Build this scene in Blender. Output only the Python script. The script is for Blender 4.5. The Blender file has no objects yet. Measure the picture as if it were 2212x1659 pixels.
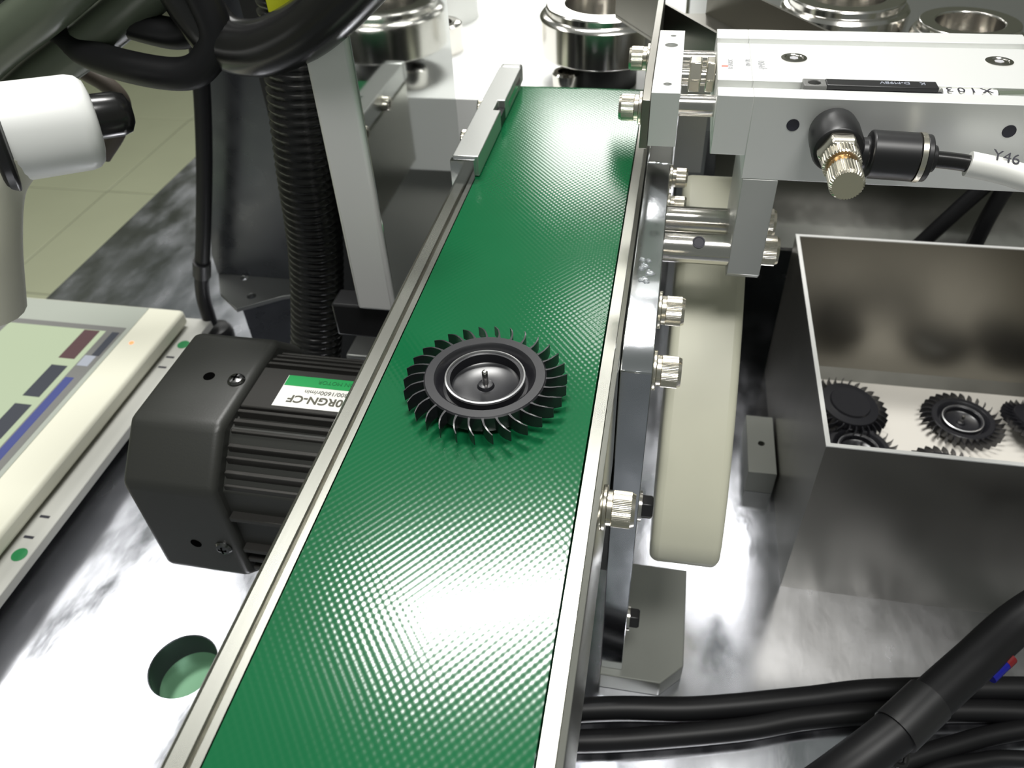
import bpy, bmesh, math, random
from mathutils import Vector, Matrix
from mathutils.geometry import tessellate_polygon
random.seed(7)
S = 0.01                      # everything below is written in centimetres
sc = bpy.context.scene
COL = sc.collection
PI = math.pi

# ------------------------------------------------------------------ camera, world, lamps, exposure
cam = bpy.data.cameras.new('camera')
camo = bpy.data.objects.new('camera', cam)
COL.objects.link(camo)
cam.sensor_width = 36.0
cam.lens = 27.62
cam.clip_start = 0.005
cam.clip_end = 50
right = Vector((0.98161088, 0.18624723, -0.04185739))
down = Vector((0.09416869, -0.66318537, -0.74250752))
fwd = Vector((-0.16604918, 0.72491181, -0.66852864))
m3 = Matrix((right, -down, -fwd)).transposed()
m4 = m3.to_4x4()
m4.translation = Vector((3.87837, -13.73155, 13.34021)) * S
camo.matrix_world = m4
cam.dof.use_dof = True
cam.dof.focus_distance = 0.20
cam.dof.aperture_fstop = 30
sc.camera = camo

world = bpy.data.worlds.new('room_light')
sc.world = world
world.use_nodes = True
bg = world.node_tree.nodes['Background']
bg.inputs[0].default_value = (0.93, 1.0, 0.93, 1)
bg.inputs[1].default_value = 0.13


def area(name, loc, target, sx, sy, power, col=(1.0, 0.99, 0.96)):
    l = bpy.data.lights.new(name, 'AREA')
    l.shape = 'RECTANGLE'
    l.size, l.size_y = sx * S, sy * S
    l.energy = power
    l.color = col
    o = bpy.data.objects.new(name, l)
    COL.objects.link(o)
    o.location = Vector(loc) * S
    d = (Vector(target) - Vector(loc)).normalized()
    o.rotation_euler = d.to_track_quat('-Z', 'Y').to_euler()
    return o


area('ceiling_or_fill_lamp', (-19, 57, 118), (2, 4, 0), 42, 18, 11)
area('ceiling_or_fill_lamp', (-112, 43, 118), (-20, 0, -10), 80, 22, 3.2)
area('ceiling_or_fill_lamp', (28, 110, 118), (6, 10, -6), 30, 12, 1.0)
area('ceiling_or_fill_lamp', (-8, 160, 118), (0, 10, 0), 18, 10, .6)
area('belt_reflection_light', (-22, 316, 112), (-22, 0, 112), 56, 52, 6.5)  # added light behind the belt, gives its far end a pale reflection
area('ceiling_or_fill_lamp', (-120, 240, 122), (-40, 20, -10), 70, 60, 3.0)  # added light, brightens the far left of the plate
area('ceiling_or_fill_lamp', (30, -40, 150), (5, 8, -5), 70, 30, 16)  # added fill light behind the camera for the faces turned to it

sc.view_settings.view_transform = 'Standard'
sc.view_settings.look = 'None'
sc.view_settings.gamma = 1
sc.view_settings.use_curve_mapping = False
sc.view_settings.exposure = 0.35
sc.cycles.use_denoising = True
sc.cycles.max_bounces = 8

# ------------------------------------------------------------------ materials


def srgb(r, g, b):
    f = lambda c: (c / 255 / 12.92) if c / 255 <= .04045 else ((c / 255 + .055) / 1.055) ** 2.4
    return (f(r), f(g), f(b), 1)


def mat(name, col, rough=.5, metal=0.0, spec=.5, noise=0, nscale=400, stretch=(1, 1, 1), bump=0, rvar=0, cvar=0, emit=0, coat=0, trans=0):
    m = bpy.data.materials.new(name)
    m.use_nodes = True
    nt = m.node_tree
    b = nt.nodes['Principled BSDF']
    b.inputs['Base Color'].default_value = col
    b.inputs['Roughness'].default_value = rough
    b.inputs['Metallic'].default_value = metal
    b.inputs['Specular IOR Level'].default_value = spec
    b.inputs['Coat Weight'].default_value = coat
    b.inputs['Transmission Weight'].default_value = trans
    if emit:
        b.inputs['Emission Color'].default_value = col
        b.inputs['Base Color'].default_value = (.03, .03, .03, 1)
        b.inputs['Emission Strength'].default_value = emit
    if bump or rvar or cvar:
        tc = nt.nodes.new('ShaderNodeTexCoord')
        mp = nt.nodes.new('ShaderNodeMapping')
        mp.inputs['Scale'].default_value = stretch
        nt.links.new(tc.outputs['Object'], mp.inputs[0])
        n = nt.nodes.new('ShaderNodeTexNoise')
        n.inputs['Scale'].default_value = nscale
        n.inputs['Detail'].default_value = 4
        nt.links.new(mp.outputs[0], n.inputs['Vector'])
        if bump:
            bp = nt.nodes.new('ShaderNodeBump')
            bp.inputs['Strength'].default_value = 1
            bp.inputs['Distance'].default_value = bump
            nt.links.new(n.outputs['Fac'], bp.inputs['Height'])
            nt.links.new(bp.outputs[0], b.inputs['Normal'])
        if rvar:
            mr = nt.nodes.new('ShaderNodeMapRange')
            mr.inputs[1].default_value = .3
            mr.inputs[2].default_value = .7
            mr.inputs[3].default_value = max(0, rough - rvar)
            mr.inputs[4].default_value = rough + rvar
            nt.links.new(n.outputs['Fac'], mr.inputs[0])
            nt.links.new(mr.outputs[0], b.inputs['Roughness'])
        if cvar:
            mx = nt.nodes.new('ShaderNodeMix')
            mx.data_type = 'RGBA'
            mx.inputs[6].default_value = tuple(c * (1 - cvar) for c in col[:3]) + (1,)
            mx.inputs[7].default_value = tuple(min(1, c * (1 + cvar)) for c in col[:3]) + (1,)
            nt.links.new(n.outputs['Fac'], mx.inputs[0])
            nt.links.new(mx.outputs[2], b.inputs['Base Color'])
    return m


def belt_mat():
    m = mat('green_belt', srgb(20, 112, 58), .14, 0, .6)
    nt = m.node_tree
    b = nt.nodes['Principled BSDF']
    tc = nt.nodes.new('ShaderNodeTexCoord')
    sx = nt.nodes.new('ShaderNodeSeparateXYZ')
    nt.links.new(tc.outputs['Object'], sx.inputs[0])

    def wave(sock, pitch):
        a = nt.nodes.new('ShaderNodeMath')
        a.operation = 'MULTIPLY'
        a.inputs[1].default_value = 2 * PI / (pitch * S)
        nt.links.new(sock, a.inputs[0])
        c = nt.nodes.new('ShaderNodeMath')
        c.operation = 'COSINE'
        nt.links.new(a.outputs[0], c.inputs[0])
        return c.outputs[0]
    p = nt.nodes.new('ShaderNodeMath')
    p.operation = 'MULTIPLY'
    nt.links.new(wave(sx.outputs[0], .178), p.inputs[0])
    nt.links.new(wave(sx.outputs[1], .222), p.inputs[1])
    bp = nt.nodes.new('ShaderNodeBump')
    bp.inputs['Strength'].default_value = 1
    bp.inputs['Distance'].default_value = .000012
    nt.links.new(p.outputs[0], bp.inputs['Height'])
    nt.links.new(bp.outputs[0], b.inputs['Normal'])
    n = nt.nodes.new('ShaderNodeTexNoise')
    n.inputs['Scale'].default_value = 25
    nt.links.new(tc.outputs['Object'], n.inputs['Vector'])
    mx = nt.nodes.new('ShaderNodeMix')
    mx.data_type = 'RGBA'
    mx.inputs[6].default_value = srgb(12, 82, 47)
    mx.inputs[7].default_value = srgb(20, 97, 59)
    nt.links.new(n.outputs['Fac'], mx.inputs[0])
    nt.links.new(mx.outputs[2], b.inputs['Base Color'])
    return m


M = {}
M['belt'] = belt_mat()
M['table'] = mat('scuffed_aluminium', (.73, .74, .80, 1), .19, 1, nscale=60, stretch=(1, .5, 1), bump=.00013, rvar=.09, cvar=.1)
M['satin'] = mat('satin_aluminium', (.62, .63, .61, 1), .40, 1, nscale=900, bump=.00004)
M['anod'] = mat('anodised_aluminium', (.56, .57, .55, 1), .45, .75)
M['anod_white'] = mat('silver_anodised_aluminium', (.78, .79, .77, 1), .5, .6)
M['rail'] = mat('extruded_rail_aluminium', (.52, .52, .47, 1), .26, 1, nscale=300, stretch=(1, .05, 1), bump=.00002)
M['polish'] = mat('polished_aluminium', (.66, .68, .71, 1), .11, 1, nscale=70, bump=.00008)
M['steel'] = mat('bright_steel', (.74, .72, .68, 1), .16, 1)
M['nickel'] = mat('nickel_bolt', (.78, .74, .64, 1), .24, 1)
M['stainless'] = mat('stainless_sheet', (.29, .28, .25, 1), .32, 1, nscale=60, stretch=(1, 1, .3), rvar=.02)
M['stainless_edge'] = mat('sheet_edge_glint', (.8, .8, .78, 1), .5, .6)  # lamp reflection along the bin rim put into a paler colour
M['mirror'] = mat('mirror_sheet', (.52, .54, .53, 1), .06, 1)
M['black'] = mat('black_plastic', (.012, .012, .013, 1), .38, 0, .5)
M['blackgloss'] = mat('black_gloss_tube', (.012, .012, .012, 1), .22, 0, .5)
M['cable'] = mat('black_cable', (.008, .008, .009, 1), .45, 0, .3)
M['wheel'] = mat('black_wheel_plastic', (.014, .014, .017, 1), .3, 0, .7)
M['wheelring'] = mat('wheel_ring_glint', (.75, .75, .76, 1), .32, .9)  # pale metallic colour paints the glint along the black ring's edge
M['motor'] = mat('black_painted_metal', (.030, .031, .028, 1), .42, 0, .5, nscale=1500, bump=.00003)
M['fin'] = mat('black_anodised_fin', (.07, .068, .064, 1), .27, .6, .6)
M['cream'] = mat('cream_plastic', srgb(205, 204, 184), .42, 0, .4, nscale=30, cvar=.04)
M['hmi'] = mat('ivory_plastic', srgb(216, 215, 198), .5, 0, .3)
M['hmigrey'] = mat('grey_overlay', srgb(160, 165, 156), .4, 0, .3)
M['screen'] = mat('lit_screen', srgb(208, 224, 186), .3, 0, .3, emit=.62)
M['scrdark'] = mat('screen_key_dark', srgb(96, 104, 122), .3, 0, .3, emit=.22)
M['scrred'] = mat('screen_key_red', srgb(150, 100, 104), .3, 0, .3, emit=.25)
M['scrblue'] = mat('screen_band_blue', srgb(88, 102, 190), .3, 0, .3, emit=.4)
M['scrwhite'] = mat('screen_key_white', srgb(214, 220, 232), .3, 0, .3, emit=.5)
M['scrgrey'] = mat('screen_surround', srgb(118, 118, 116), .3, 0, .3)
M['led'] = mat('orange_led', (1, .25, .08, 1), .4, 0, .3, emit=1.6)
M['strip'] = mat('grey_panel_paint', srgb(178, 178, 172), .5, 0, .3)
M['greendot'] = mat('green_sticker', srgb(24, 120, 66), .5)
M['void'] = mat('dark_hole', (.002, .002, .002, 1), .9, 0, 0)
M['ink'] = mat('black_ink', (.02, .02, .03, 1), .6)
M['greyink'] = mat('grey_ink', (.42, .42, .44, 1), .6)
M['redink'] = mat('red_ink', (.75, .2, .15, 1), .6)
M['whitepaint'] = mat('white_paint', (.88, .89, .87, 1), .35, 0, .4)
M['label'] = mat('white_label', (.82, .82, .78, 1), .4, 0, .4)
M['labelgreen'] = mat('green_label_band', srgb(20, 150, 76), .4)
M['labelink'] = mat('label_ink', srgb(84, 82, 70), .6)
M['greenink'] = mat('dark_green_ink', srgb(10, 110, 56), .6)
M['brass'] = mat('brass', (.62, .36, .14, 1), .25, 1)
M['whitetube'] = mat('white_sleeve', (.84, .84, .80, 1), .4, 0, .4)
M['floor'] = mat('beige_floor_tile', srgb(212, 216, 184), .35, 0, .4, nscale=6, cvar=.06)
M['grout'] = mat('floor_grout', srgb(160, 162, 140), .7)
M['dark'] = mat('dark_steel_plate', (.11, .115, .13, 1), .3, .8, nscale=60, rvar=.08)
M['greyplate'] = mat('grey_plate', (.36, .37, .36, 1), .3, .9)
M['bundle'] = mat('grey_green_cable_sheath', srgb(92, 100, 86), .3, 0, .5)
M['browncable'] = mat('brown_grey_sheath', srgb(92, 84, 76), .5, 0, .4)
M['barmetal'] = mat('bright_bar_metal', (.86, .86, .85, 1), .45, .35)
M['darksteel'] = mat('dark_steel_screw', (.2, .2, .2, 1), .2, 1)
M['slopesheet'] = mat('mottled_polished_sheet', (.55, .54, .50, 1), .16, 1, nscale=14, stretch=(1, .5, 1), bump=.0012, rvar=.05, cvar=.35)  # tone varied at random through the sheet's colour
M['matgrey'] = mat('matt_grey_plate', srgb(128, 130, 124), .45, .3, .4)
M['yellow'] = mat('yellow_tag', srgb(205, 210, 40), .4)
M['wall'] = mat('pale_wall', srgb(168, 170, 160), .8)
M['liner'] = mat('pale_bin_liner', srgb(206, 202, 194), .45, 0, .4)
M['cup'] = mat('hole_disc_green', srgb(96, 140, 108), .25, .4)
M['pink'] = mat('pink_rubber', srgb(196, 150, 138), .5)
M['glue'] = mat('clear_glue', (.8, .84, .86, 1), .1, 0, .6, trans=.8)
M['blue'] = mat('blue_band', srgb(22, 26, 130), .2)
M['red'] = mat('red_band', srgb(110, 26, 30), .3)

# ------------------------------------------------------------------ mesh helpers


class MB:
    """collects solid shapes; build() links them as one mesh object"""

    def __init__(s):
        s.v, s.f = [], []

    def add(s, vs, fs):
        o = len(s.v)
        s.v += [Vector(p) for p in vs]
        s.f += [tuple(i + o for i in f) for f in fs]
        return s

    def box(s, x0, x1, y0, y1, z0, z1):
        return s.add([(x0, y0, z0), (x1, y0, z0), (x1, y1, z0), (x0, y1, z0), (x0, y0, z1), (x1, y0, z1), (x1, y1, z1), (x0, y1, z1)],
                     [(0, 3, 2, 1), (4, 5, 6, 7), (0, 1, 5, 4), (1, 2, 6, 5), (2, 3, 7, 6), (3, 0, 4, 7)])

    def prism(s, poly, axis, a, b, holes=(), hn=20, open_holes=True):
        """poly (u, v) extruded along axis: x -> (y, z), y -> (x, z), z -> (x, y); holes (u, v, r) go right through"""
        loops = [[(p[0], p[1]) for p in poly]]
        for (hx, hy, hr) in holes:
            loops.append([(hx + hr * math.cos(2 * PI * k / hn), hy + hr * math.sin(2 * PI * k / hn)) for k in range(hn)])
        to3 = {'x': lambda u, v, w: (w, u, v), 'y': lambda u, v, w: (u, w, v), 'z': lambda u, v, w: (u, v, w)}[axis]
        flat = [p for l in loops for p in l]
        n = len(flat)
        vs = [to3(u, v, a) for u, v in flat] + [to3(u, v, b) for u, v in flat]
        fs = []
        if holes:
            tri = tessellate_polygon([[Vector((u, v, 0)) for u, v in l] for l in loops])
            for t in tri:
                fs.append(tuple(t))
                fs.append(tuple(i + n for i in reversed(t)))
        else:
            fs.append(tuple(range(n)))
            fs.append(tuple(range(2 * n - 1, n - 1, -1)))
        o = 0
        for l in loops:
            k = len(l)
            for i in range(k):
                j = (i + 1) % k
                fs.append((o + i, o + j, o + j + n, o + i + n))
            o += k
        return s.add(vs, fs)

    def lathe(s, prof, c, ax, n=32, mod=None, close=True):
        """prof (r, h) turned about the line through c along ax"""
        c, ax = Vector(c), Vector(ax).normalized()
        t = Vector((0, 0, 1)) if abs(ax.z) < .9 else Vector((1, 0, 0))
        u = ax.cross(t).normalized()
        w = ax.cross(u)
        vs, fs = [], []
        for (r, h) in prof:
            for k in range(n):
                a = 2 * PI * k / n
                rr = r * (mod(k) if mod else 1)
                vs.append(c + ax * h + u * (rr * math.cos(a)) + w * (rr * math.sin(a)))
        m = len(prof)
        for i in range(m - 1):
            for k in range(n):
                j = (k + 1) % n
                fs.append((i * n + k, i * n + j, (i + 1) * n + j, (i + 1) * n + k))
        if close:
            fs.append(tuple(range(n - 1, -1, -1)))
            fs.append(tuple((m - 1) * n + k for k in range(n)))
        return s.add(vs, fs)

    def cyl(s, p0, p1, r, n=24, r1=None):
        p0, p1 = Vector(p0), Vector(p1)
        return s.lathe([(r, 0), (r if r1 is None else r1, (p1 - p0).length)], p0, p1 - p0, n)

    def tube(s, pts, r, n=14, sub=8, ripple=None):
        """round tube along a smooth curve through pts"""
        P = [Vector(p) for p in pts]
        Q = [P[0] * 2 - P[1]] + P + [P[-1] * 2 - P[-2]]
        path = []
        for i in range(1, len(Q) - 2):
            for k in range(sub):
                t = k / sub
                a, b, c, d = Q[i - 1], Q[i], Q[i + 1], Q[i + 2]
                path.append(.5 * ((2 * b) + (c - a) * t + (2 * a - 5 * b + 4 * c - d) * t * t + (3 * b - a - 3 * c + d) * t ** 3))
        path.append(P[-1])
        if ripple:                                   # resample evenly so that every corrugation is alike
            L = [0]
            for i in range(1, len(path)):
                L.append(L[-1] + (path[i] - path[i - 1]).length)
            step = ripple[0] / 4
            new, i, d = [], 0, 0
            while d < L[-1]:
                while L[i + 1] < d:
                    i += 1
                new.append(path[i].lerp(path[i + 1], (d - L[i]) / max(1e-9, L[i + 1] - L[i])))
                d += step
            path = new
        vs, fs = [], []
        u = None
        m = len(path)
        for i, p in enumerate(path):
            d = (path[min(i + 1, m - 1)] - path[max(i - 1, 0)]).normalized()
            if u is None:
                u = d.cross(Vector((0, 0, 1)) if abs(d.z) < .9 else Vector((1, 0, 0))).normalized()
            u = (u - d * u.dot(d)).normalized()
            w = d.cross(u)
            rr = r + (ripple[1] * (1, .5, -1, .5)[i % 4] if ripple else 0)
            for k in range(n):
                a = 2 * PI * k / n
                vs.append(p + u * (rr * math.cos(a)) + w * (rr * math.sin(a)))
        for i in range(m - 1):
            for k in range(n):
                j = (k + 1) % n
                fs.append((i * n + k, i * n + j, (i + 1) * n + j, (i + 1) * n + k))
        fs.append(tuple(range(n - 1, -1, -1)))
        fs.append(tuple((m - 1) * n + k for k in range(n)))
        return s.add(vs, fs)

    def build(s, name, m, parent=None, bevel=0, seg=2, angle=35, label=None):
        base = Vector((0, 0, 0))
        r = parent
        while r is not None:
            if 'base' in r:
                base = Vector(r['base'])
            r = r.parent
        me = bpy.data.meshes.new(name)
        me.from_pydata([(p - base) * S for p in s.v], [], s.f)
        bm = bmesh.new()
        bm.from_mesh(me)
        bmesh.ops.recalc_face_normals(bm, faces=bm.faces)
        bm.to_mesh(me)
        bm.free()
        me.polygons.foreach_set('use_smooth', [True] * len(me.polygons))
        me.set_sharp_from_angle(angle=math.radians(angle))
        me.materials.append(M[m])
        o = bpy.data.objects.new(name, me)
        COL.objects.link(o)
        if parent is not None:
            o.parent = parent
        if bevel:
            b = o.modifiers.new('edge', 'BEVEL')
            b.width = bevel * S
            b.segments = seg
            b.limit_method = 'ANGLE'
            b.angle_limit = math.radians(40)
            b.harden_normals = False
        if label:
            o['label'] = label
        return o


def thing(name, label, cat, loc=(0, 0, 0), group=None):
    o = bpy.data.objects.new(name, None)
    o.empty_display_size = .01
    COL.objects.link(o)
    o.location = Vector(loc) * S
    o['base'] = [float(c) for c in loc]
    tag(o, label, cat, group)
    return o


def tag(o, label, cat, group=None):
    o['label'] = label
    o['category'] = cat
    if group:
        o['group'] = group
    return o


def struct(o):
    o['kind'] = 'structure'
    return o


def rect(x0, x1, y0, y1):
    return [(x0, y0), (x1, y0), (x1, y1), (x0, y1)]


def write(txt, name, pos, xd, yd, size, m, parent, align='LEFT', label=None, space=1.0, bold=0.0):
    """flat lettering whose baseline starts at pos and runs along xd"""
    cu = bpy.data.curves.new(name, 'FONT')
    cu.body = txt
    cu.size = size * S
    cu.extrude = .004 * S
    cu.align_x = align
    cu.space_character = space
    cu.offset = bold * S
    t = bpy.data.objects.new(name, cu)
    COL.objects.link(t)
    dg = bpy.context.evaluated_depsgraph_get()
    me = bpy.data.meshes.new_from_object(t.evaluated_get(dg))
    bpy.data.objects.remove(t)
    bpy.data.curves.remove(cu)
    base = Vector((0, 0, 0))
    r = parent
    while r is not None:
        if 'base' in r:
            base = Vector(r['base'])
        r = r.parent
    xd, yd = Vector(xd).normalized(), Vector(yd)
    yd = (yd - xd * yd.dot(xd)).normalized()
    zd = xd.cross(yd)
    mm = Matrix((xd, yd, zd)).transposed().to_4x4()
    mm.translation = (Vector(pos) - base) * S
    me.transform(mm)
    me.materials.clear()
    me.materials.append(M[m])
    o = bpy.data.objects.new(name, me)
    COL.objects.link(o)
    o.parent = parent
    if label:
        o['label'] = label
    return o


def socket_bolt(parent, p, ax, r=.43, L=.5, washers=True, m='nickel', name='socket_bolt'):
    """cap screw whose head seat is at p, head standing out along ax"""
    p, ax = Vector(p), Vector(ax).normalized()
    h0 = .24 if washers else 0
    b = MB()
    n = 128
    kn = lambda k: 1 + (.013 if k % 2 else -.013)
    b.lathe([(r, h0), (r, h0 + L * .82)], p, ax, n, kn, close=False)
    b.lathe([(r * .99, h0 + L * .8), (r * .9, h0 + L), (r * .56, h0 + L)], p, ax, 24, close=False)
    b.lathe([(r * .56, h0 + L), (r * .52, h0 + L * .5), (0.001, h0 + L * .45)], p, ax, 6, close=False)
    b.lathe([(r * .4, -.05), (r * .99, h0 + .001)], p, ax, 24, close=False)
    o = b.build(name, m, parent)
    if washers:
        w = MB().lathe([(r * 1.0, .11), (r * 1.0, .22)], p, ax, 28)
        w.build('spring_washer', m, o)
        w = MB().lathe([(r * 1.28, 0), (r * 1.28, .1)], p, ax, 28)
        w.build('washer', m, o, bevel=.02)
    return o


def hex_bolt(parent, p, ax, r=.4, L=.36, m='black'):
    p, ax = Vector(p), Vector(ax).normalized()
    o = MB().lathe([(r, .1), (r, .1 + L * .8), (r * .86, .1 + L)], p, ax, 6).build('hex_bolt', m, parent, bevel=.02)
    MB().lathe([(r * 1.25, 0), (r * 1.25, .1)], p, ax, 28).build('washer', 'steel', o)
    return o


# ------------------------------------------------------------------ the setting
fl = struct(MB().box(-260, 260, -200, 320, -86.5, -85.2).build('floor', 'grout'))
for i in range(7):
    for j in range(7):
        x, y = -235 + 46 * i, -30 + 46 * j
        if x > -40 and y < 60:
            continue
        MB().box(x, x + 45.6, y, y + 45.6, -85.3, -85).build('tile', 'floor', fl, bevel=.2, seg=1)
struct(MB().box(-260, 260, 320, 324, -86, 190).build('wall_back', 'wall'))
struct(MB().box(-264, -260, -200, 320, -86, 190).build('wall_left', 'wall'))
struct(MB().box(260, 264, -200, 320, -86, 190).build('wall_right', 'wall'))

# ------------------------------------------------------------------ base plate with its round hole
tb = thing('base_plate', 'large polished aluminium machine plate, scuffed and shiny, under the whole conveyor', 'base plate', (0, 0, -17))
MB().prism(rect(-37, 46, -24, 64), 'z', -18.9, -17, holes=[(-14.1, -.2, 1.45)], hn=48).build('plate', 'table', tb)
MB().lathe([(1.45, 0), (1.45, 1.85), (1.42, 1.85), (1.42, .55), (1.40, .5)], (-14.1, -.2, -18.9), (0, 0, 1), 48, close=False).build('hole_sleeve', 'dark', tb)
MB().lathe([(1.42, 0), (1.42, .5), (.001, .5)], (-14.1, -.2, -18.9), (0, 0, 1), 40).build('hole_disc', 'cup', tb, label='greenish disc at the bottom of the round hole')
for (x, y) in [(-35, -22), (44, -22), (-35, 62), (44, 62)]:
    MB().box(x - 1.8, x + 1.8, y - 1.8, y + 1.8, -85, -18.9).build('leg', 'greyplate', tb)

# ------------------------------------------------------------------ the conveyor
cv = thing('belt_conveyor', 'narrow conveyor with a glossy green textured belt between two aluminium rails', 'conveyor', (0, 3, -2.4))
prof = []
R0 = 1.05
for k in range(13):
    a = PI / 2 - PI * k / 12
    prof.append((19.8 + R0 * math.cos(a), -R0 + R0 * math.sin(a)))
for k in range(13):
    a = -PI / 2 - PI * k / 12
    prof.append((-15 + R0 * math.cos(a), -R0 + R0 * math.sin(a)))
inner = [(19.8 + (p[0] - 19.8) * .9 if p[0] > 19.8 else (-15 + (p[0] + 15) * .9 if p[0] < -15 else p[0]), -R0 + (p[1] + R0) * .9) for p in prof]
b = MB()
n = len(prof)
vs = []
for x in (-2.80, 2.67):
    vs += [(x, p[0], p[1]) for p in prof] + [(x, p[0], p[1]) for p in inner]
fs = []
for i in range(n):
    j = (i + 1) % n
    fs.append((i, j, 2 * n + j, 2 * n + i))
    fs.append((n + i, 3 * n + i, 3 * n + j, n + j))
    fs.append((i, n + i, n + j, j))
    fs.append((2 * n + i, 2 * n + j, 3 * n + j, 3 * n + i))
b.add(vs, fs).build('belt', 'belt', cv, angle=30)
MB().cyl((-2.75, 19.8, -1.05), (2.62, 19.8, -1.05), .93).build('end_roller', 'steel', cv)
MB().cyl((-2.75, -15, -1.05), (2.62, -15, -1.05), .93).build('end_roller', 'steel', cv)
MB().box(-2.6, 2.5, -13.5, 18.4, -.45, -.14).build('slider_bed', 'stainless', cv)
left_prof = [(-3.57, -.12), (-3.50, -.03), (-3.47, .035), (-3.435, .0), (-3.12, .0), (-3.085, -.04), (-3.085, -.3), (-3.0, -.3), (-3.0, -.01), (-2.84, -.01), (-2.84, -.8), (-3.2, -.9), (-3.2, -3.8), (-3.57, -3.8)]
MB().prism(left_prof, 'y', -16, 20.2).build('side_rail', 'rail', cv, angle=20)
right_prof = [(3.17, -.13), (3.15, -.06), (3.03, -.03), (3.01, .0), (2.72, .0), (2.71, -.8), (2.95, -.9), (2.95, -4.6), (3.17, -4.6)]
MB().prism(right_prof, 'y', -16, 1.2).build('side_rail', 'rail', cv, angle=20)
right_prof2 = [p if p[1] > -2 else (p[0], -3.9) for p in right_prof]
MB().prism(right_prof2, 'y', 1.2, 20.2).build('side_rail', 'rail', cv, angle=20)
# tensioner block over the far end of the left rail
tn = MB().prism([(-3.6, 11.5), (-2.66, 11.5), (-2.66, 15.5), (-2.95, 15.5), (-2.95, 16.45), (-2.66, 16.45), (-2.66, 20.0), (-3.6, 20.0)], 'z', .05, .8)
t = tn.build('tensioner_block', 'satin', cv, bevel=.03)
MB().prism([(-3.6, .0), (-3.6, .8), (-2.66, .8), (-2.66, .0)], 'y', 20.0, 20.5).build('end_cap', 'satin', t, bevel=.12)
MB().box(-2.92, -2.68, 15.52, 16.48, .05, .5).build('rubber_insert', 'black', t)
MB().box(-3.64, -2.78, 11.25, 11.5, -.6, .72).build('front_face', 'polish', t)
for y in (16.9, 14.0):
    socket_bolt(t, (-3.6, y, .3), (-1, 0, 0), .3, .3, False, name='adjuster_bolt')
MB().box(-2.72, -2.64, 17, 19.6, .3, .55).build('roller_clip', 'steel', t)
MB().lathe([(.42, 0), (.42, .3), (.3, .36)], (-3.57, -2.15, -1.1), (-1, 0, 0), 20).build('rubber_knob', 'pink', cv, bevel=.05, label='pink rubber knob beside the left rail')
socket_bolt(cv, (3.17, -1.78, -1.35), (1, 0, 0), .43, .52)

# ------------------------------------------------------------------ right hand stand: upright plate, foot, bolts
st = thing('support_stand', 'polished upright aluminium plate on a chamfered foot carrying the belt rail', 'stand', (4, 4, -17))
pl = MB().prism([(2.1, -16), (2.1, -.42), (2.9, -.02), (13.25, -.02), (13.25, -4), (7, -9), (7, -16)], 'x', 3.2, 4.05).build('upright_plate', 'polish', st, bevel=.03)
MB().prism([(13.3, -.02), (14.9, -.02), (14.9, -4), (13.3, -4)], 'x', 3.2, 4.1).build('spacer_block', 'polish', st, bevel=.05)
MB().prism([(3.2, 1.78), (5.55, 1.78), (6.42, 2.65), (6.45, 7.2), (3.2, 7.2)], 'z', -17, -16).build('foot', 'matgrey', st, bevel=.04)
socket_bolt(st, (4.05, 5.2, -.62), (1, 0, 0), .43, .52)
socket_bolt(st, (4.05, 2.75, -.85), (1, 0, 0), .43, .52)
socket_bolt(st, (4.05, 13.0, -.4), (1, 0, 0), .34, .4)
socket_bolt(st, (4.05, 11.3, -.6), (1, 0, 0), .34, .4)
hex_bolt(st, (4.05, 2.8, -6.7), (1, 0, 0))
hex_bolt(st, (4.05, 2.8, -13.3), (1, 0, 0))
g = MB()
for k in range(9):
    x, y = 3.42 + random.random() * .5, 5.6 + random.random() * 1.5
    rr = .09 + random.random() * .08
    g.lathe([(rr, -.03), (rr * .8, .03), (rr * .3, .055), (.001, .06)], (x, y, -.02), (0, 0, 1), 10, lambda k: 1 + .25 * math.sin(k * 2.1))
gl = g.build('dried_glue', 'glue', st, angle=180, label='wrinkled blob of clear dried glue on top of the plate')

# cream belt cover
co = MB().prism([(14.5, -.95), (12.4, -1.6), (10.1, -2.75), (8.7, -3.55), (7.4, -4.45), (6.15, -5.5), (5.2, -6.45), (4.4, -7.35), (3.75, -8.25), (3.3, -9.1), (3.15, -9.8), (3.4, -10.35), (4.0, -10.7), (5.2, -10.75), (7.5, -9.9), (12.5, -5.6), (15.2, -3.4), (15.4, -1.9)], 'x', 4.6, 7.02)
co = co.build('belt_cover', 'cream', None, bevel=.3, seg=4, angle=60)
tag(co, 'cream plastic curved drive cover beside the upright plate', 'cover')

# ------------------------------------------------------------------ geared motor
mo = thing('gear_motor', 'black finned electric motor with an octagonal end cap under the left rail', 'motor', (-8, 4, -11.6))


def octagon(cy, cz, h, c):
    return [(cy - h + c, cz + h), (cy + h - c, cz + h), (cy + h, cz + h - c), (cy + h, cz - h + c), (cy + h - c, cz - h), (cy - h + c, cz - h), (cy - h, cz - h + c), (cy - h, cz + h - c)]


cap = MB().prism(octagon(4.02, -7.8, 3.78, 1.55), 'x', -12.55, -9.26).build('end_cap', 'motor', mo, bevel=.28, seg=4, angle=50)
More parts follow.
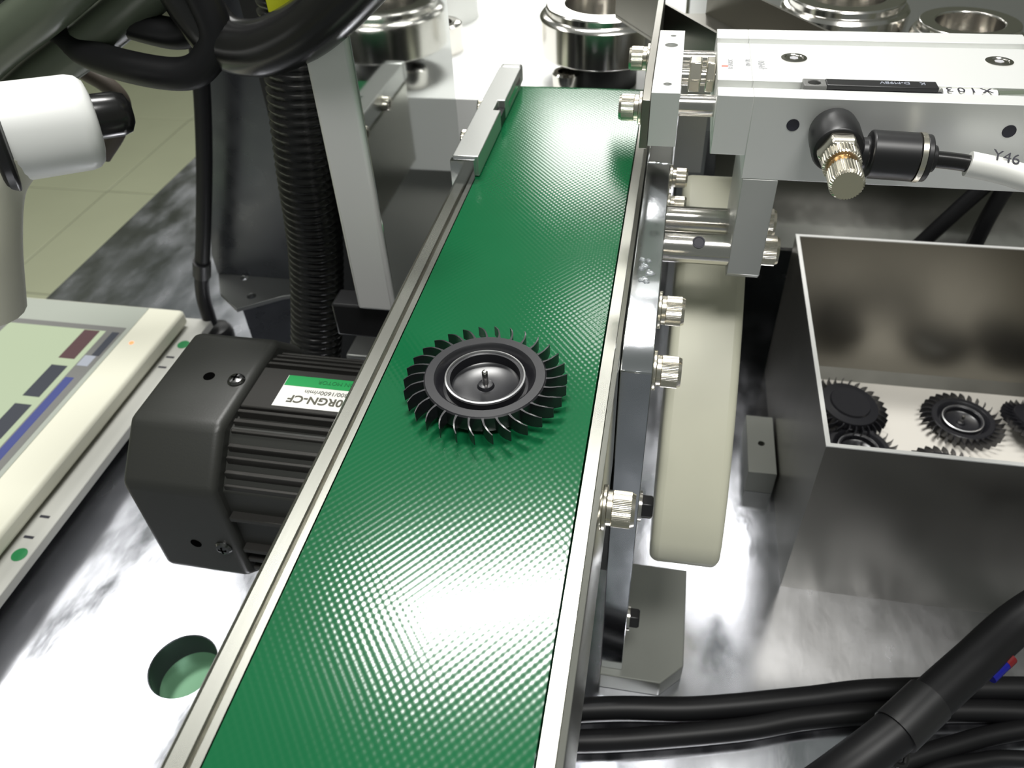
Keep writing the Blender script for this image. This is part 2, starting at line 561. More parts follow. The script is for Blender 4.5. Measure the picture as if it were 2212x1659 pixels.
# round vent hole and cross head screw on the two visible flats
for (p, ax) in [((-10.8, 4.02, -4.02), (0, 0, 1)), ((-10.8, .24, -8.4), (0, -1, 0))]:
    MB().lathe([(.2, 0), (.2, .012), (.16, .012), (.15, .006), (.001, .006)], p, ax, 20).build('vent_hole', 'void', cap)
for (p, ax) in [((-9.75, 3.95, -4.02), (0, 0, 1)), ((-9.75, .24, -8.4), (0, -1, 0))]:
    s_ = MB().lathe([(.3, 0), (.3, .04), (.24, .12), (.1, .16), (.001, .165)], p, ax, 20).build('cross_screw', 'darksteel', cap)
    q = Vector(p) + Vector(ax) * .16
    d = MB()
    if ax[2]:
        d.box(q.x - .15, q.x + .15, q.y - .03, q.y + .03, q.z - .04, q.z + .008).box(q.x - .03, q.x + .03, q.y - .15, q.y + .15, q.z - .04, q.z + .008)
    else:
        d.box(q.x - .15, q.x + .15, q.y - .008, q.y + .04, q.z - .03, q.z + .03).box(q.x - .03, q.x + .03, q.y - .008, q.y + .04, q.z - .15, q.z + .15)
    d.build('cross_recess', 'void', s_)
body = MB().prism(octagon(4.0, -7.8, 3.3, 1.45), 'x', -9.3, 2.4).build('body', 'motor', mo, bevel=.05)
MB().prism([(2.95, -4.55), (2.95, -4.18), (4.95, -4.18), (4.95, -4.55)], 'x', -9.2, 2.3).build('label_flat', 'fin', mo, bevel=.05)
fins = [(5.25, -4.35, .12, .22), (5.55, -4.42, .1, .2), (5.85, -4.5, .1, .2), (6.2, -4.7, .1, .2)]
for (y, z, w, h) in fins:
    MB().box(-9.2, 2.3, y - w / 2, y + w / 2, z - .4, z + h / 2).build('fin', 'fin', mo, bevel=.02)
for (y, z, w, h) in [(2.78, -4.35, .14, .3), (2.42, -4.45, .16, .3), (2.12, -4.62, .12, .3), (1.72, -4.9, .16, .4), (1.42, -5.15, .12, .35), (1.1, -5.5, .16, .4), (.82, -5.85, .12, .35)]:
    MB().box(-9.2, 2.3, y - w / 2, y + w / 2, z - h, z + .14).build('fin', 'fin', mo, bevel=.025)
for (y, z) in [(.5, -7.0), (.5, -8.7), (.55, -9.3), (.62, -9.9)]:
    MB().box(-9.2, 2.3, y - .1, y + .3, z - .1, z + .1).build('fin', 'fin', mo, bevel=.03)
lb = MB().box(-8.15, -3.2, 3.12, 4.62, -4.18, -4.165).build('name_label', 'label', mo, label='white name label with a green band on the motor')
MB().box(-8.13, -3.2, 4.12, 4.62, -4.166, -4.158).build('green_band', 'labelgreen', lb)
X_, Y_ = (-1, 0, 0), (0, -1, 0)
write('5IK60RGN-CF', 'model_lettering', (-7.74, 3.66, -4.157), X_, Y_, .47, 'labelink', lb, 'RIGHT', space=1.0, bold=.012)
write('1300/1600r/min', 'speed_lettering', (-7.3, 3.98, -4.157), X_, Y_, .26, 'labelink', lb, 'RIGHT')
write('INDUCTION MOTOR', 'band_lettering', (-7.0, 4.48, -4.15), X_, Y_, .24, 'greenink', lb, 'RIGHT')
MB().box(2.4, 3.19, 2.2, 5.8, -9.6, -6).build('gearhead_flange', 'motor', mo)

# ------------------------------------------------------------------ the black wheel with blades


def wheel_parts(root):
    root['base'] = [0.0, 0.0, 0.0]
    MB().lathe([(.001, .02), (1.0, .02), (1.05, .12), (1.48, .16), (1.52, .3), (1.52, .60), (1.48, .635), (1.26, .635), (1.2, .58), (1.12, .36), (1.06, .3), (.99, .32),
                (.98, .56), (.87, .56), (.855, .3), (.8, .26), (.22, .26), (.18, .34), (.12, .36), (.001, .36)], (0, 0, 0), (0, 0, 1), 64, close=False).build('hub', 'wheel', root, angle=40)
    MB().lathe([(.995, .54), (.995, .60), (.955, .615), (.945, .6), (.945, .54)], (0, 0, 0), (0, 0, 1), 64, close=False).build('rim_ring', 'wheelring', root, angle=40)
    MB().lathe([(.075, .3), (.075, .72), (.05, .76), (.001, .77)], (0, 0, 0), (0, 0, 1), 16).build('shaft_pin', 'steel', root)
    nb = 30
    # one curved vane: root at r 1.47, tip swept forward
    line = []
    for k in range(7):
        t_ = k / 6
        r = 1.46 + .56 * t_
        a = .02 * t_ + .10 * t_ ** 2.2
        line.append((r, a))
    th = [.075, .055, .045, .042, .04, .036, .026]
    vs, fs = [], []
    for (r, a), t_ in zip(line, th):
        zl = .24 + .1 * max(0, (r - 1.8))
        zh = .615 - .05 * max(0, (r - 1.85) / .17)
        for sgn in (-1, 1):
            aa = a + sgn * t_ / 2 / r
            for z in (zl, zh):
                vs.append((r * math.cos(aa), r * math.sin(aa), z))
    for i in range(6):
        o = 4 * i
        fs += [(o, o + 4, o + 5, o + 1), (o + 2, o + 3, o + 7, o + 6), (o + 1, o + 5, o + 7, o + 3), (o, o + 2, o + 6, o + 4)]
    fs += [(0, 1, 3, 2), (24, 26, 27, 25)]
    first = MB().add(vs, fs).build('blade', 'wheel', root)
    for k in range(1, nb):
        c = first.copy()
        COL.objects.link(c)
        c.parent = root
        c.rotation_euler = (0, 0, 2 * PI * k / nb)
    del root['base']


w0 = thing('bladed_wheel', 'black bladed plastic wheel lying alone on the green belt', 'wheel', (0, 0, 0), 'black bladed wheels')
wheel_parts(w0)
w0.rotation_euler = (0, 0, math.radians(4))
w0.location = Vector((.0, .28, .005)) * S
bin_wheels = [((14.72, 16.0, -16.74), (0, 0, 20), 'black bladed wheel under another one in the corner of the steel bin'),
              ((14.5, 18.6, -16.0), (188, 3, 50), 'black bladed wheel upside down on top of another in the bin corner'),
              ((20.2, 18.9, -16.72), (0, 0, 75), 'black bladed wheel lying alone in the middle of the bin, bright ring up'),
              ((24.0, 18.9, -16.2), (172, 12, 10), 'black bladed wheel upside down at the far side of the bin'),
              ((18.6, 14.7, -16.72), (0, 0, 5), 'black bladed wheel half hidden behind the front wall of the bin')]
for loc, rot, lab in bin_wheels:
    r = w0.copy()
    COL.objects.link(r)
    r.location = Vector(loc) * S
    r.rotation_euler = [math.radians(a) for a in rot]
    if abs(rot[0]) > 90:
        r.location.z += .0058
    r['label'] = lab
    for ch in list(w0.children):
        c = ch.copy()
        COL.objects.link(c)
        c.parent = r

# ------------------------------------------------------------------ pneumatic cylinder and its pusher
cy = thing('pneumatic_cylinder', 'silver pneumatic guide cylinder above the stand, pointing at the belt', 'cylinder', (9.5, 10.7, 2.2))
x0, x1 = 5.08, 14.1
top_prof = [(8.0, 2.24), (8.0, 4.66), (8.6, 4.66), (8.6, 4.15), (9.12, 4.15), (9.12, 4.66), (12.1, 4.66), (12.1, 4.42), (12.55, 4.42), (12.55, 4.66), (13.38, 4.66), (13.38, 2.24)]
bd = MB().prism(top_prof, 'x', 6.05, x1)
bd.prism([(p[0], max(p[1], 2.95)) for p in top_prof], 'x', x0, 6.06)
body = bd.build('body', 'anod_white', cy, bevel=.025)
for (x, y) in [(7.28, 10.93), (12.88, 11.05)]:
    h = MB().lathe([(.37, 0), (.37, .02), (.27, .03), (.25, .01), (.001, .01)], (x, y, 4.655), (0, 0, 1), 28).build('mounting_screw', 'steel', body)
    MB().lathe([(.13, 0), (.13, .03)], (x, y, 4.645), (0, 0, 1), 6).build('hex_socket', 'greyink', h)
for (x, z) in [(7.19, 3.9), (12.62, 3.95)]:
    MB().lathe([(.17, 0), (.17, .012), (.145, .012), (.13, .004), (.001, .004)], (x, 8.0, z), (0, -1, 0), 24).build('tapped_hole', 'ink', body)
UP = (-1, 0, 0)
write('-J·M50', 'model_lettering', (6.42, 9.95, 4.665), (0, 1, 0), UP, .26, 'greyink', body)
write('0N·7R', 'pressure_lettering', (6.02, 10.2, 4.665), (0, 1, 0), UP, .2, 'greyink', body)
write('R-5ARSC', 'serial_lettering', (5.52, 9.95, 4.665), (0, 1, 0), UP, .2, 'greyink', body)
MB().box(5.2, 5.38, 10.1, 10.2, 4.655, 4.668).build('red_mark', 'redink', body)
# guide rods, piston nuts
MB().cyl((4.0, 8.9, 3.98), (5.2, 8.9, 3.98), .3).build('guide_rod', 'steel', cy)
MB().cyl((4.0, 12.45, 3.98), (5.2, 12.45, 3.98), .3).build('guide_rod', 'steel', cy)
MB().cyl((4.0, 10.7, 4.1), (5.2, 10.7, 4.1), .25).build('piston_rod', 'steel', cy)
MB().lathe([(.52, 0), (.52, .36)], (4.3, 10.7, 4.2), (1, 0, 0), 6).build('hex_nut', 'nickel', cy, bevel=.04)
MB().lathe([(.52, 0), (.52, .26)], (4.8, 10.7, 4.2), (1, 0, 0), 6).build('hex_nut', 'nickel', cy, bevel=.04)
ep = MB().prism(rect(3.3, 4.08, 8.0, 13.1), 'z', 3.12, 4.67, holes=[(3.73, 12.61, .09), (3.7, 11.77, .2), (3.71, 8.65, .12)]).build('end_plate', 'anod_white', cy, bevel=.02)
pp = MB().prism([(8.0, 3.02), (8.0, 4.45), (9.2, 4.72), (18.2, 4.72), (18.2, 3.02)], 'x', 3.06, 3.29).build('pusher_plate', 'stainless', cy, bevel=.02)
socket_bolt(pp, (3.06, 8.55, 4.0), (-1, 0, 0), .36, .42)
socket_bolt(pp, (3.06, 12.3, 4.05), (-1, 0, 0), .36, .42)

# sensor lying in the front slot
se = thing('slot_sensor', 'slim black magnetic sensor in the front slot of the silver cylinder', 'sensor', (9, 8.9, 4.2))
MB().box(7.95, 10.8, 8.64, 9.1, 4.2, 4.78).build('body', 'black', se, bevel=.03)
MB().prism(rect(7.36, 7.97, 8.62, 9.12), 'z', 4.2, 4.76, holes=[(7.66, 8.87, .17)]).build('clamp_end', 'scrgrey', se, bevel=.03)
write('K    D-M9BV', 'sensor_lettering', (10.5, 8.98, 4.786), X_, Y_, .22, 'scrwhite', se)
MB().tube([(10.8, 8.86, 4.45), (11.6, 8.86, 4.42), (13.2, 8.86, 4.42), (15, 8.9, 4.42)], .14).build('sensor_cable', 'cable', se)
sl = MB().cyl((10.95, 8.86, 4.43), (12.3, 8.86, 4.43), .25).build('cable_marker', 'whitetube', se, label='white marker sleeve with black lettering')
write('X103', 'marker_lettering', (12.18, 8.96, 4.684), X_, Y_, .42, 'ink', sl, space=1.4)
mk = MB().cyl((12.34, 8.86, 4.43), (14.0, 8.9, 4.5), .23).build('cable_sheath', 'bundle', se)

# ------------------------------------------------------------------ speed controller fitting and tube
fx, fz = 8.23, 3.86
ft = thing('speed_controller', 'black air fitting with a knurled metal knob on the cylinder front', 'fitting', (fx, 8, fz))
MB().lathe([(.5, 0), (.62, .1), (.66, .5), (.66, 1.25), (.6, 1.42)], (fx, 7.99, fz), (0, -1, 0), 32).build('banjo_body', 'black', ft, bevel=.04)
MB().lathe([(.56, 0), (.56, .34), (.5, .46)], (fx, 6.58, fz), (0, -1, 0), 6).build('hex_nut', 'nickel', ft, bevel=.03)
kn = lambda k: 1 + (.028 if (k // 2) % 2 else -.028)
MB().lathe([(.46, 0), (.46, .38), (.42, .42)], (fx, 6.14, fz), (0, -1, 0), 136, kn).build('lock_ring', 'nickel', ft, angle=18)
MB().lathe([(.36, 0), (.38, .18), (.34, .36)], (fx, 5.76, fz), (0, -1, 0), 32).build('brass_stem', 'brass', ft)
MB().lathe([(.36, 0), (.41, .06), (.41, .62), (.36, .7)], (fx, 5.42, fz), (0, -1, 0), 136, kn).build('knob', 'nickel', ft, angle=18)
MB().lathe([(.4, 0), (.42, .5), (.62, .55), (.62, 1.72)], (fx + .3, 7.05, 3.62), (1, 0, -.03), 36).build('elbow', 'black', ft, bevel=.04)
MB().lathe([(.635, 0), (.635, .13)], (fx + 2.02, 7.05, 3.57), (1, 0, -.03), 36).build('silver_band', 'nickel', ft)
MB().lathe([(.6, 0), (.6, .16), (.36, .18), (.34, .34)], (fx + 2.16, 7.05, 3.56), (1, 0, -.03), 36).build('release_collar', 'black', ft, bevel=.03)
tb2 = thing('air_tube', 'black air tube with a white marker sleeve leaving the fitting', 'tube', (12, 7, 3.4))
MB().tube([(10.5, 7.05, 3.56), (11.7, 7.0, 3.46), (13.2, 6.7, 3.2), (16, 6, 2.4), (20, 4.6, .6)], .22).build('tube', 'blackgloss', tb2)
sv = MB().tube([(11.55, 7.0, 3.48), (12.4, 6.9, 3.36), (13.2, 6.7, 3.2), (15.2, 6.2, 2.66)], .32, 20).build('marker_sleeve', 'whitetube', tb2, label='white sleeve with black lettering')
write('Y46', 'marker_lettering', (12.0, 6.82, 3.735), (1, -.12, -.16), (0, .8, .5), .42, 'ink', sv)

# ------------------------------------------------------------------ bracket with two posts below the cylinder
br = thing('post_bracket', 'grey aluminium bracket with two steel posts joining stand and cylinder', 'bracket', (6.5, 9, -1))
MB().prism([(8.0, -1.05), (8.0, 2.23), (11.4, 2.23), (11.4, -.85), (11.1, -1.3), (8.25, -1.3)], 'x', 6.1, 7.1).build('bracket_block', 'anod', br, bevel=.02)
po = MB().cyl((4.06, 10.25, -.5), (6.1, 10.25, -.5), .44, 32).build('post', 'steel', br)
po2 = MB().cyl((4.06, 8.5, -.5), (6.1, 8.5, -.5), .5, 32).build('post', 'steel', br)
MB().lathe([(.2, -.1), (.2, .012), (.165, .012), (.15, 0), (.001, 0)], (5.12, 8.5 - .30, -.5 + .405), (0, -.6, .8), 20).build('cross_hole', 'ink', po2)
socket_bolt(br, (7.1, 10.25, -.45), (1, 0, 0), .46, .5, False)
socket_bolt(br, (7.1, 8.55, -.45), (1, 0, 0), .46, .5, False)

# ------------------------------------------------------------------ steel bin, small block
bn = thing('steel_bin', 'open stainless steel sheet bin holding black wheels', 'bin', (17, 15, -17))
bx0, bx1, by0, by1, bz0, bz1 = 10.6, 25.5, 7.72, 22.45, -17, -8.05
tk = .14
MB().box(bx0, bx1, by0, by0 + tk, bz0, bz1).build('front_wall', 'stainless', bn)
MB().box(bx0, bx1, by1 - tk, by1, bz0, bz1).build('rear_wall', 'stainless', bn)
MB().box(bx0, bx0 + tk, by0 + tk, by1 - tk, bz0, bz1).build('side_wall', 'stainless', bn)
MB().box(bx1 - tk, bx1, by0 + tk, by1 - tk, bz0, bz1).build('side_wall', 'stainless', bn)
MB().box(bx0 + tk, bx1 - tk, by0 + tk, by1 - tk, bz0 + .01, bz0 + .2).build('bottom', 'liner', bn, label='pale scratched bottom of the bin')
MB().prism([(by1 - tk, bz0 + .2), (by1 - tk, bz0 + .75), (by1 - tk - .5, bz0 + .2)], 'x', bx0 + tk, bx1 - tk).build('fold', 'stainless', bn)
rim = MB().box(bx0 - .01, bx1 + .01, by0 - .01, by0 + tk + .02, bz1, bz1 + .05)
rim.box(bx0 - .01, bx1 + .01, by1 - tk - .02, by1 + .01, bz1, bz1 + .05)
rim.box(bx0 - .01, bx0 + tk + .02, by0 + tk + .02, by1 - tk - .02, bz1, bz1 + .05)
rim.build('rim', 'stainless_edge', bn)
bk = MB().prism(rect(9.17, 10.5, 13.05, 17.0), 'z', -17, -15.6, holes=[(9.86, 15.05, .16)]).build('drilled_block', 'matgrey', None, bevel=.02)
tag(bk, 'small aluminium block with one drilled hole beside the steel bin', 'block')

sp = MB().prism([(24.4, -10.2), (34, -4.6), (34, -4.3), (24.3, -9.95)], 'x', 6.6, 42).build('sloped_sheet', 'slopesheet', None)
tag(sp, 'sloping polished metal sheet behind the steel bin under the grey platform', 'sheet')
# ------------------------------------------------------------------ touch panel
hm = thing('touch_panel', 'ivory operator touch panel with a lit pale green screen, lying flat', 'control panel', (-30, 9, -17))
MB().prism([(-39, -3), (-23.66, -3), (-23.66, 19.72), (-39, 19.72)], 'z', -15.0, -14.0).build('bezel', 'hmi', hm, bevel=.25, seg=3)
MB().box(-35.05, -25.85, -1, 19.5, -14.05, -13.97).build('overlay', 'hmigrey', hm)
MB().box(-34.2, -26.15, .5, 17.5, -14.0, -13.955).build('screen_surround', 'scrgrey', hm)
scn = MB().box(-33.6, -27.2, .8, 17.05, -13.96, -13.945).build('screen', 'screen', hm, label='lit pale green screen')
for (y0, y1, m_) in [(14.45, 17.0, 'scrred'), (11.3, 13.85, 'scrdark'), (8.2, 10.7, 'scrdark'), (5.1, 7.6, 'scrdark')]:
    MB().box(-28.55, -27.55, y0, y1, -13.95, -13.935).build('soft_key', m_, scn)
MB().box(-27.1, -26.45, 14.0, 14.85, -13.96, -13.93).build('white_key', 'scrwhite', hm)
MB().box(-27.1, -26.6, 2, 13.0, -13.96, -13.935).build('blue_band', 'scrblue', hm)
MB().box(-26.75, -26.3, 14.9, 17.0, -13.96, -13.935).build('dark_band', 'scrdark', hm)
MB().lathe([(.13, 0), (.13, .02)], (-25.12, 16.3, -14.0), (0, 0, 1), 16).build('status_light', 'led', hm)
stp = MB().box(-39.5, -22.6, -5, 20.4, -15.7, -15.2).build('mounting_plate', 'strip', hm, bevel=.04)
for y in (17.9, 2.75):
    MB().lathe([(.36, 0), (.36, .012)], (-23.15, y, -15.2), (0, 0, 1), 20).build('green_dot', 'greendot', stp)
for y in (16.7, 15.8, 4.9, 3.7):
    MB().box(-23.6, -23.1, y - .07, y + .07, -15.2, -15.185).build('tick_mark', 'ink', stp)
MB().box(-38.5, -24.5, -4, 19.6, -17, -15.7).build('enclosure', 'black', hm)

# ------------------------------------------------------------------ mirror sheet and its bar
ms = thing('mirror_sheet', 'tall reflective sheet standing left of the belt behind a bright bar', 'sheet', (-5.9, 15, -17))
MB().box(-5.96, -5.8, 9.4, 20.35, -17, 9).build('sheet', 'mirror', ms)
MB().box(-8.6, -5.98, 9.5, 10.6, -6.3, -4.75).build('rubber_pad', 'black', ms, bevel=.1)
MB().box(-7.32, -5.86, 9.2, 9.9, -4.65, 9).build('upright_bar', 'barmetal', ms, bevel=.12, seg=3)

# ------------------------------------------------------------------ platforms behind
pf = MB().box(-14.5, 4.2, 25.6, 80, -7.2, -3).build('white_platform', 'whitepaint', None, bevel=.05)
tag(pf, 'broad white raised platform behind the far end of the belt', 'platform')
pf2 = thing('platform_post', 'pale grey block carrying the white platform from the base plate', 'block', (-5, 40, -17))
MB().box(-13, 3, 26.4, 60, -17, -7.21).build('block', 'strip', pf2)
gp = thing('grey_platform', 'raised grey metal plate behind the silver cylinder, carrying two ring holders', 'platform', (25, 45, -17))
MB().box(4.4, 46, 25.6, 63, -4.2, -3.2).build('top_plate', 'greyplate', gp, bevel=.05)
MB().box(5, 45, 56, 60, -17, -4.2).build('rear_support', 'greyplate', gp)
MB().box(4.6, 6.0, 28, 50, -17, -4.2).build('side_support', 'greyplate', gp)


def chuck(loc, r, label, neck=True, zt=4.0):
    c = thing('ring_holder', label, 'holder', loc, 'ring holders')
    x, y, z = loc
    k = r / 3.3
    MB().lathe([(r * .97, 1.7), (r, 1.78), (r, zt - .55), (r * .96, zt - .4), (r * .9, zt - .35), (r * .9, zt - .08), (r * .88, zt), (r * .62, zt), (r * .6, zt - .05), (r * .6, zt - 1.5), (.001, zt - 1.5)],
               (x, y, z), (0, 0, 1), 56, close=False).build('ring_body', 'steel', c, bevel=.02)
    MB().lathe([(r * .55, 0), (r * .55, 1.75)], (x, y, z), (0, 0, 1), 40).build('neck', 'black', c)
    MB().lathe([(.45 * k, 0), (.45 * k, .3), (.25 * k, .32), (.2 * k, .1), (.001, .1)], (x + .5 * k, y - .2, z + zt - 1.5), (0, 0, 1), 20).build('socket_screw', 'steel', c)
    return c


chuck((.1, 28.5, -3), 3.3, 'round steel ring holder straight behind the belt end')
chuck((12.0, 30.9, -3.2), 3.1, 'wide steel ring holder behind the middle of the silver cylinder')
chuck((17.3, 28.4, -3.2), 2.5, 'smaller steel ring holder with dark bore behind the cylinder end', zt=3.6)
c3 = tag(MB().lathe([(2.2, 0), (2.2, 2.6), (2.0, 2.8), (1.4, 2.8), (1.35, 1.8), (.001, 1.8)], (-11.2, 38.5, -3), (0, 0, 1), 40).build('steel_collar', 'anod_white', None), 'pale metal collar farther back on the white platform', 'collar')
c4 = tag(MB().lathe([(1.35, 0), (1.35, 1.5), (1.2, 1.6), (.8, 1.6), (.75, .8), (.001, .8)], (-9.9, 32.6, -3), (0, 0, 1), 36).build('steel_collar', 'steel', None), 'small steel collar peeking past the reflective sheet', 'collar')
sb = thing('cap_screw', 'large upright cap screw in the platform beside the round ring holder', 'screw', (-1.65, 27.2, -3))
MB().lathe([(.75, 0), (.75, .9), (.66, 1.0), (.46, 1.0), (.44, .5), (.001, .45)], (-1.65, 27.2, -3), (0, 0, 1), 32, close=False).build('head', 'steel', sb)
MB().lathe([(.3, 0), (.3, .02)], (-1.65, 27.2, -2.53), (0, 0, 1), 6).build('hex_socket', 'ink', sb)

# diagonal chute behind the cylinder
ch = thing('sheet_chute', 'diagonal sheet metal chute behind the silver cylinder', 'chute', (5, 17, 2.6))
d = Vector((2.1, -3.5, 0))
dn = d.normalized()
nrm = Vector((-dn.y, dn.x, 0))
A, B = Vector((3.06, 18.46, 4)), Vector((6.8, 18.7, 4))


def wall_along(P0, t0, t1, zb, ztop, th):
    a, e = P0 + d * t0, P0 + d * t1
    w = nrm * th
    vs = []
    for z in (zb, ztop):
        for q in (a, e, e + w, a + w):
            vs.append((q.x, q.y, z))
    return MB().add(vs, [(0, 3, 2, 1), (4, 5, 6, 7), (0, 1, 5, 4), (1, 2, 6, 5), (2, 3, 7, 6), (3, 0, 4, 7)])


wall_along(A, -.9, 1.25, 2.5, 4.0, .12).build('side_wall', 'stainless', ch)
wall_along(B, -.9, 1.3, 2.5, 4.0, .12).build('side_wall', 'stainless', ch)
a0, a1, b0, b1 = A + d * -.9, A + d * 1.25, B + d * -.9, B + d * 1.3
MB().prism([(a0.x, a0.y), (a1.x, a1.y), (b1.x, b1.y), (b0.x, b0.y)], 'z', 2.4, 2.55).build('tray', 'stainless', ch)
MB().box(4.2, 5.4, 19, 20, -3.2, 2.4).build('chute_post', 'satin', ch)

# ------------------------------------------------------------------ dark bracket, conduit, cables at the left
dk = thing('dark_bracket', 'dark steel sheet bracket with a drilled foot behind the corrugated hose', 'bracket', (-19, 21, -17))
MB().prism([(-22.4, -13), (-22.35, -11.6), (-20.0, -4), (-18.7, .2), (-18.3, 8), (-12.6, 8), (-14.5, -13)], 'y', 22.2, 22.5).build('upright_sheet', 'dark', dk, bevel=.03)
MB().prism([(-22.4, 22.3), (-21.3, 20.3), (-19.6, 18.95), (-17.4, 20.5), (-14.8, 21.4), (-14.5, 22.3)], 'z', -13.25, -13.0, holes=[(-20.5, 22.0, .25), (-19.25, 20.25, .27)]).build('foot_flange', 'greyplate', dk, bevel=.03)
MB().prism([(-20.6, 22.3), (-19.4, 19.2), (-17.5, 20.6), (-15, 21.5), (-14.6, 22.3)], 'z', -17, -13.25).build('foot_block', 'dark', dk)
cd = MB().tube([(-9.9, 15.0, 9), (-10.4, 14.4, 4), (-10.9, 14.0, -1), (-11.35, 14.0, -5), (-12.0, 13.6, -9), (-12.6, 12.6, -13), (-12.8, 12.2, -16.3), (-12.8, 12.2, -17)], 1.16, 22, 10, ripple=(.34, .07)).build('corrugated_hose', 'blackgloss', None, angle=180)
cd.location.x += .0030
tag(cd, 'thick black corrugated hose standing up behind the motor', 'hose')
vc = thing('vertical_cable', 'thin black cable dropping to the corner of the touch panel', 'cable', (-21, 20.5, -15))
MB().tube([(-17.6, 20.4, 3.5), (-18.3, 20.5, 0), (-19.5, 20.5, -4.2), (-21.1, 20.5, -8.9), (-22.6, 20.6, -13), (-22.9, 20.6, -15.6)], .42).build('cable', 'cable', vc)
MB().tube([(-21.9, 20.5, -11.0), (-22.25, 20.55, -12)], .52).build('cable_tie', 'black', vc)
MB().lathe([(1.0, 0), (1.0, .5), (.8, .8), (.5, .9)], (-22.9, 20.9, -17), (0, 0, 1), 24).build('cable_gland', 'black', vc)

for lab, off, r in [('thick grey-green sheathed cable, uppermost of three crossing the corner', (-.75, .5, 1.45), .74),
                    ('thick grey-green sheathed cable, middle one of three crossing the corner', (-.1, -.2, .1), .78),
                    ('thick grey-green sheathed cable, lowest of three crossing the corner', (.35, .6, -1.25), .72)]:
    pts = [tuple(a_ + b_ for a_, b_ in zip(p_, off)) for p_ in [(-22.5, 9.6, 2.3), (-18.9, 10, 4.55), (-15.9, 10.1, 6.1), (-12, 10.2, 8.3)]]
    tag(MB().tube(pts, r, 18).build('sheathed_cable', 'bundle', None), lab, 'cable', 'sheathed cables crossing the corner')
lp = MB().tube([(-19.4, 11.5, 6.0), (-17.3, 11.0, 5.3), (-15.6, 10.2, 4.55), (-13.3, 9.4, 4.35), (-11.6, 9.4, 4.25), (-10.75, 9.6, 4.75), (-10.4, 9.8, 5.6), (-10.9, 10, 7.4)], .52, 18).build('looped_cable', 'cable', None)
tag(lp, 'black cable bent in a wide loop, lower one of the pair above the white cap', 'cable')
lp2 = MB().tube([(-18.2, 12.2, 6.2), (-15.4, 11.2, 5.55), (-13.4, 10.6, 5.25), (-12, 10.5, 5.15), (-11.3, 10.6, 5.8), (-11.6, 10.8, 7.8)], .5, 18).build('looped_cable', 'cable', None)
tag(lp2, 'black cable bent in a loop, upper one of the pair above the white cap', 'cable')
stp2 = MB().tube([(-18.6, 13, 4.6), (-19.0, 13, 3.5), (-18.4, 13, 2.85), (-17.6, 13, 2.3), (-17.25, 13, 1.6), (-17.7, 12.8, .6), (-18.6, 12.4, -.4)], .34, 14).build('brown_cable', 'browncable', None)
tag(stp2, 'brownish cable slanting down behind the white cap', 'cable')
th_ = thing('bent_hose', 'thick glossy black hose sweeping up over the bright bar', 'hose', (-8, 9.5, 5))
MB().tube([(-12.0, 10.6, 8.6), (-11.6, 10.6, 6.6), (-10.6, 10.2, 5.15), (-9.2, 9.8, 4.95), (-7.6, 9.4, 5.5), (-6.1, 9.0, 6.4), (-4.2, 8.6, 7.9)], .86, 24).build('hose', 'blackgloss', th_)
MB().box(-8.7, -7.4, 10.2, 10.6, 5.9, 7.6).build('yellow_tag', 'yellow', th_, bevel=.03, label='yellow plastic tag')

# white capped connector
wc = thing('white_connector', 'white cylindrical connector cap with a black tip and black collar', 'connector', (-15, 6, 4))
p0 = Vector((-15.55, 5.4, 3.85))
ax = Vector((1.75, 1.6, -.25)).normalized()
MB().lathe([(1.42, 0), (1.42, 2.0), (1.36, 2.25), (1.2, 2.42), (.9, 2.5)], p0, ax, 40).build('cap', 'whitepaint', wc, angle=50)
MB().lathe([(.68, 0), (.68, .75), (.58, 1.05), (.35, 1.18)], p0 + ax * 2.42 + Vector((0, 0, .12)), ax, 28).build('tip', 'blackgloss', wc, angle=50)
MB().lathe([(1.4, -.5), (1.72, -.42), (1.72, -.08), (1.4, 0)], p0, ax, 40).build('collar', 'black', wc, bevel=.08)
MB().tube([p0 + ax * -.4, p0 + Vector((-1.0, -1.0, -.9)), p0 + Vector((-1.6, -1.6, -2.6)), p0 + Vector((-2.4, -2.0, -5))], 1.5, 24).build('grip', 'hmi', wc)

# ------------------------------------------------------------------ cables at the right front
tc_ = thing('bundled_cable', 'thick black taped cable slanting across the near corner of the plate', 'cable', (14, 0, -17))
MB().tube([(21.5, 6.0, -9.6), (18.2, 4.6, -12), (15.6, 2.2, -12.4), (13.2, -.1, -12.8), (11.2, -1.7, -13.6), (9.7, -2.6, -15)], .70, 24).build('cable', 'cable', tc_, label='thick black cable')
MB().lathe([(1.25, 0), (1.25, .5), (1.0, 1.2), (.5, 1.5)], (9.4, -2.4, -17), (0, 0, 1), 28).build('cable_boot', 'cable', tc_)
MB().tube([(14.2, .9, -12.62), (13.0, -.3, -12.86)], .78, 24).build('tape_wrap', 'black', tc_)
tie = MB().tube([(12.75, -.95, -13.0), (12.95, -1.2, -13.2), (13.25, -1.15, -13.25), (13.35, -.8, -13.15)], .1, 10).build('wire_tie', 'blackgloss', tc_)
bb = MB().tube([(16.85, 2.5, -12.4), (16.3, 1.95, -12.5)], .19, 12).build('blue_wire', 'blue', tc_, label='short blue and red wire beside the black cable')
MB().tube([(17.1, 2.75, -12.35), (16.85, 2.5, -12.4)], .2, 12).build('red_sleeve', 'red', bb)
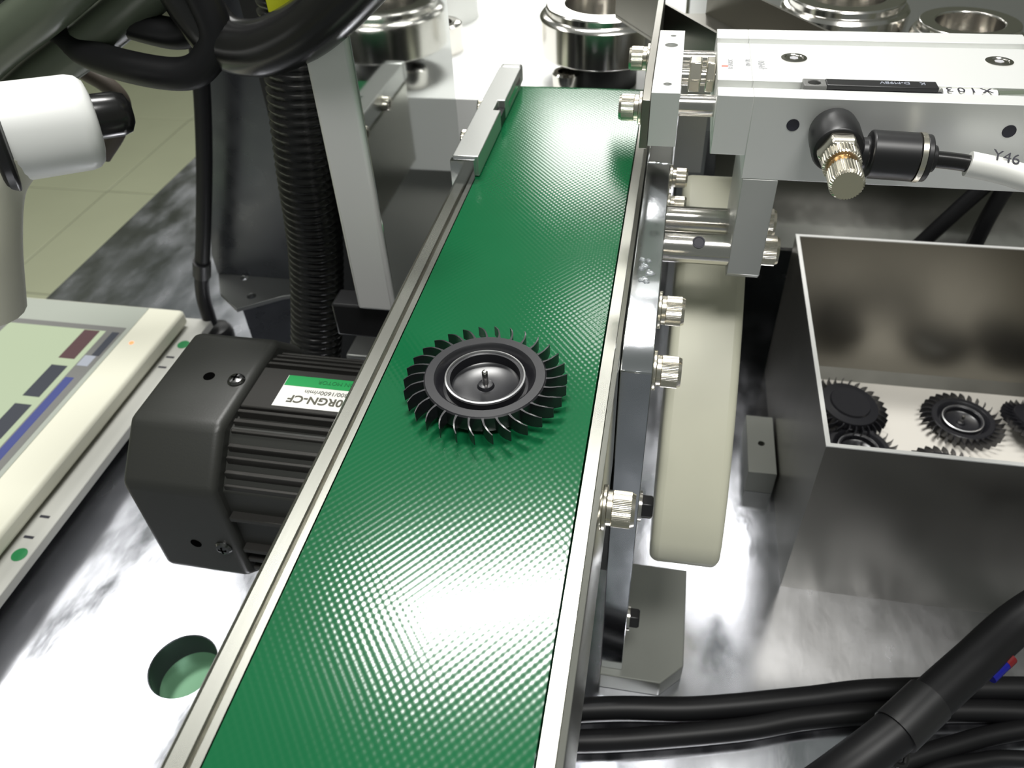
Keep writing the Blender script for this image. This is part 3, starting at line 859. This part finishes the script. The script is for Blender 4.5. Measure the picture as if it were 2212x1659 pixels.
for nm, lab, pts, r in [
    ('signal_cable', 'black cable along the plate, farther of the two running under the conveyor', [(1.5, .2, -16.5), (4, .75, -16.5), (7, 1.25, -16.5), (11, 2.3, -16.5), (14, 3.15, -16.5), (19.5, 4.15, -16.5), (26, 5, -16.5)], .46),
    ('signal_cable', 'black cable along the plate, nearer of the two running under the conveyor', [(1.5, -.95, -16.55), (4.5, -.35, -16.55), (8.6, .72, -16.55), (11, 1.55, -16.55), (14, 2.3, -16.55), (19.3, 3.2, -16.55), (26, 3.6, -16.55)], .42),
    ('signal_cable', 'single black cable curving below the thick taped cable', [(11.9, -4.2, -16.6), (12.0, -1.9, -16.6), (13.7, .05, -16.6), (16.4, 1.5, -16.6), (19.2, 2.6, -16.6), (26, 4.6, -16.4)], .36),
    ('signal_cable', 'thin black cable nearest the corner of the plate', [(13.2, -3.6, -16.65), (13.7, -1.3, -16.65), (15.2, .25, -16.65), (17, 1.0, -16.65), (19, 1.42, -16.65), (26, 1.9, -16.6)], .3)]:
    tag(MB().tube(pts, r, 16).build(nm, 'cable', None), lab, 'cable', 'black cables on the plate')
# added cables standing in for dark reflected streaks behind the bin
for lab, pts, r in [('added dark cable behind the bin standing in for a reflected streak, first from the bracket', [(15.4, 24.4, -16.6), (16.4, 24.6, -11), (17.3, 24.6, -9.3), (18.3, 24.6, -7.5), (19.5, 24.7, -5.5), (21, 25, -3.1)], .4),
                    ('added dark cable behind the bin standing in for a reflected streak, second from the bracket', [(19.6, 24.3, -16.6), (19.65, 24.5, -11), (19.75, 24.5, -9), (19.9, 24.5, -7.2), (20.3, 24.6, -5.5), (21.6, 25, -3.1)], .4)]:
    tag(MB().tube(pts, r, 14).build('rear_streak_cable', 'cable', None), lab, 'cable', 'stand-in cables behind the bin')
cl = thing('clamp_block', 'small bright metal clamp block with a black pad under the reflective sheet', 'block', (-10.4, 16.5, -17))
MB().box(-11.6, -9.0, 15.4, 17.4, -17, -12.6).build('body', 'satin', cl, bevel=.08)
MB().box(-10.9, -9.2, 15.2, 15.42, -16.5, -13.6).build('pad', 'black', cl, bevel=.05)
dp = MB().box(-14.2, -6.1, 18.4, 18.7, -17, 9).build('darkening_panel', 'black', None, bevel=.03)  # sheet added to darken the gap between hose and bar
tag(dp, 'added black upright panel darkening the gap behind the corrugated hose beside the reflective sheet', 'panel')
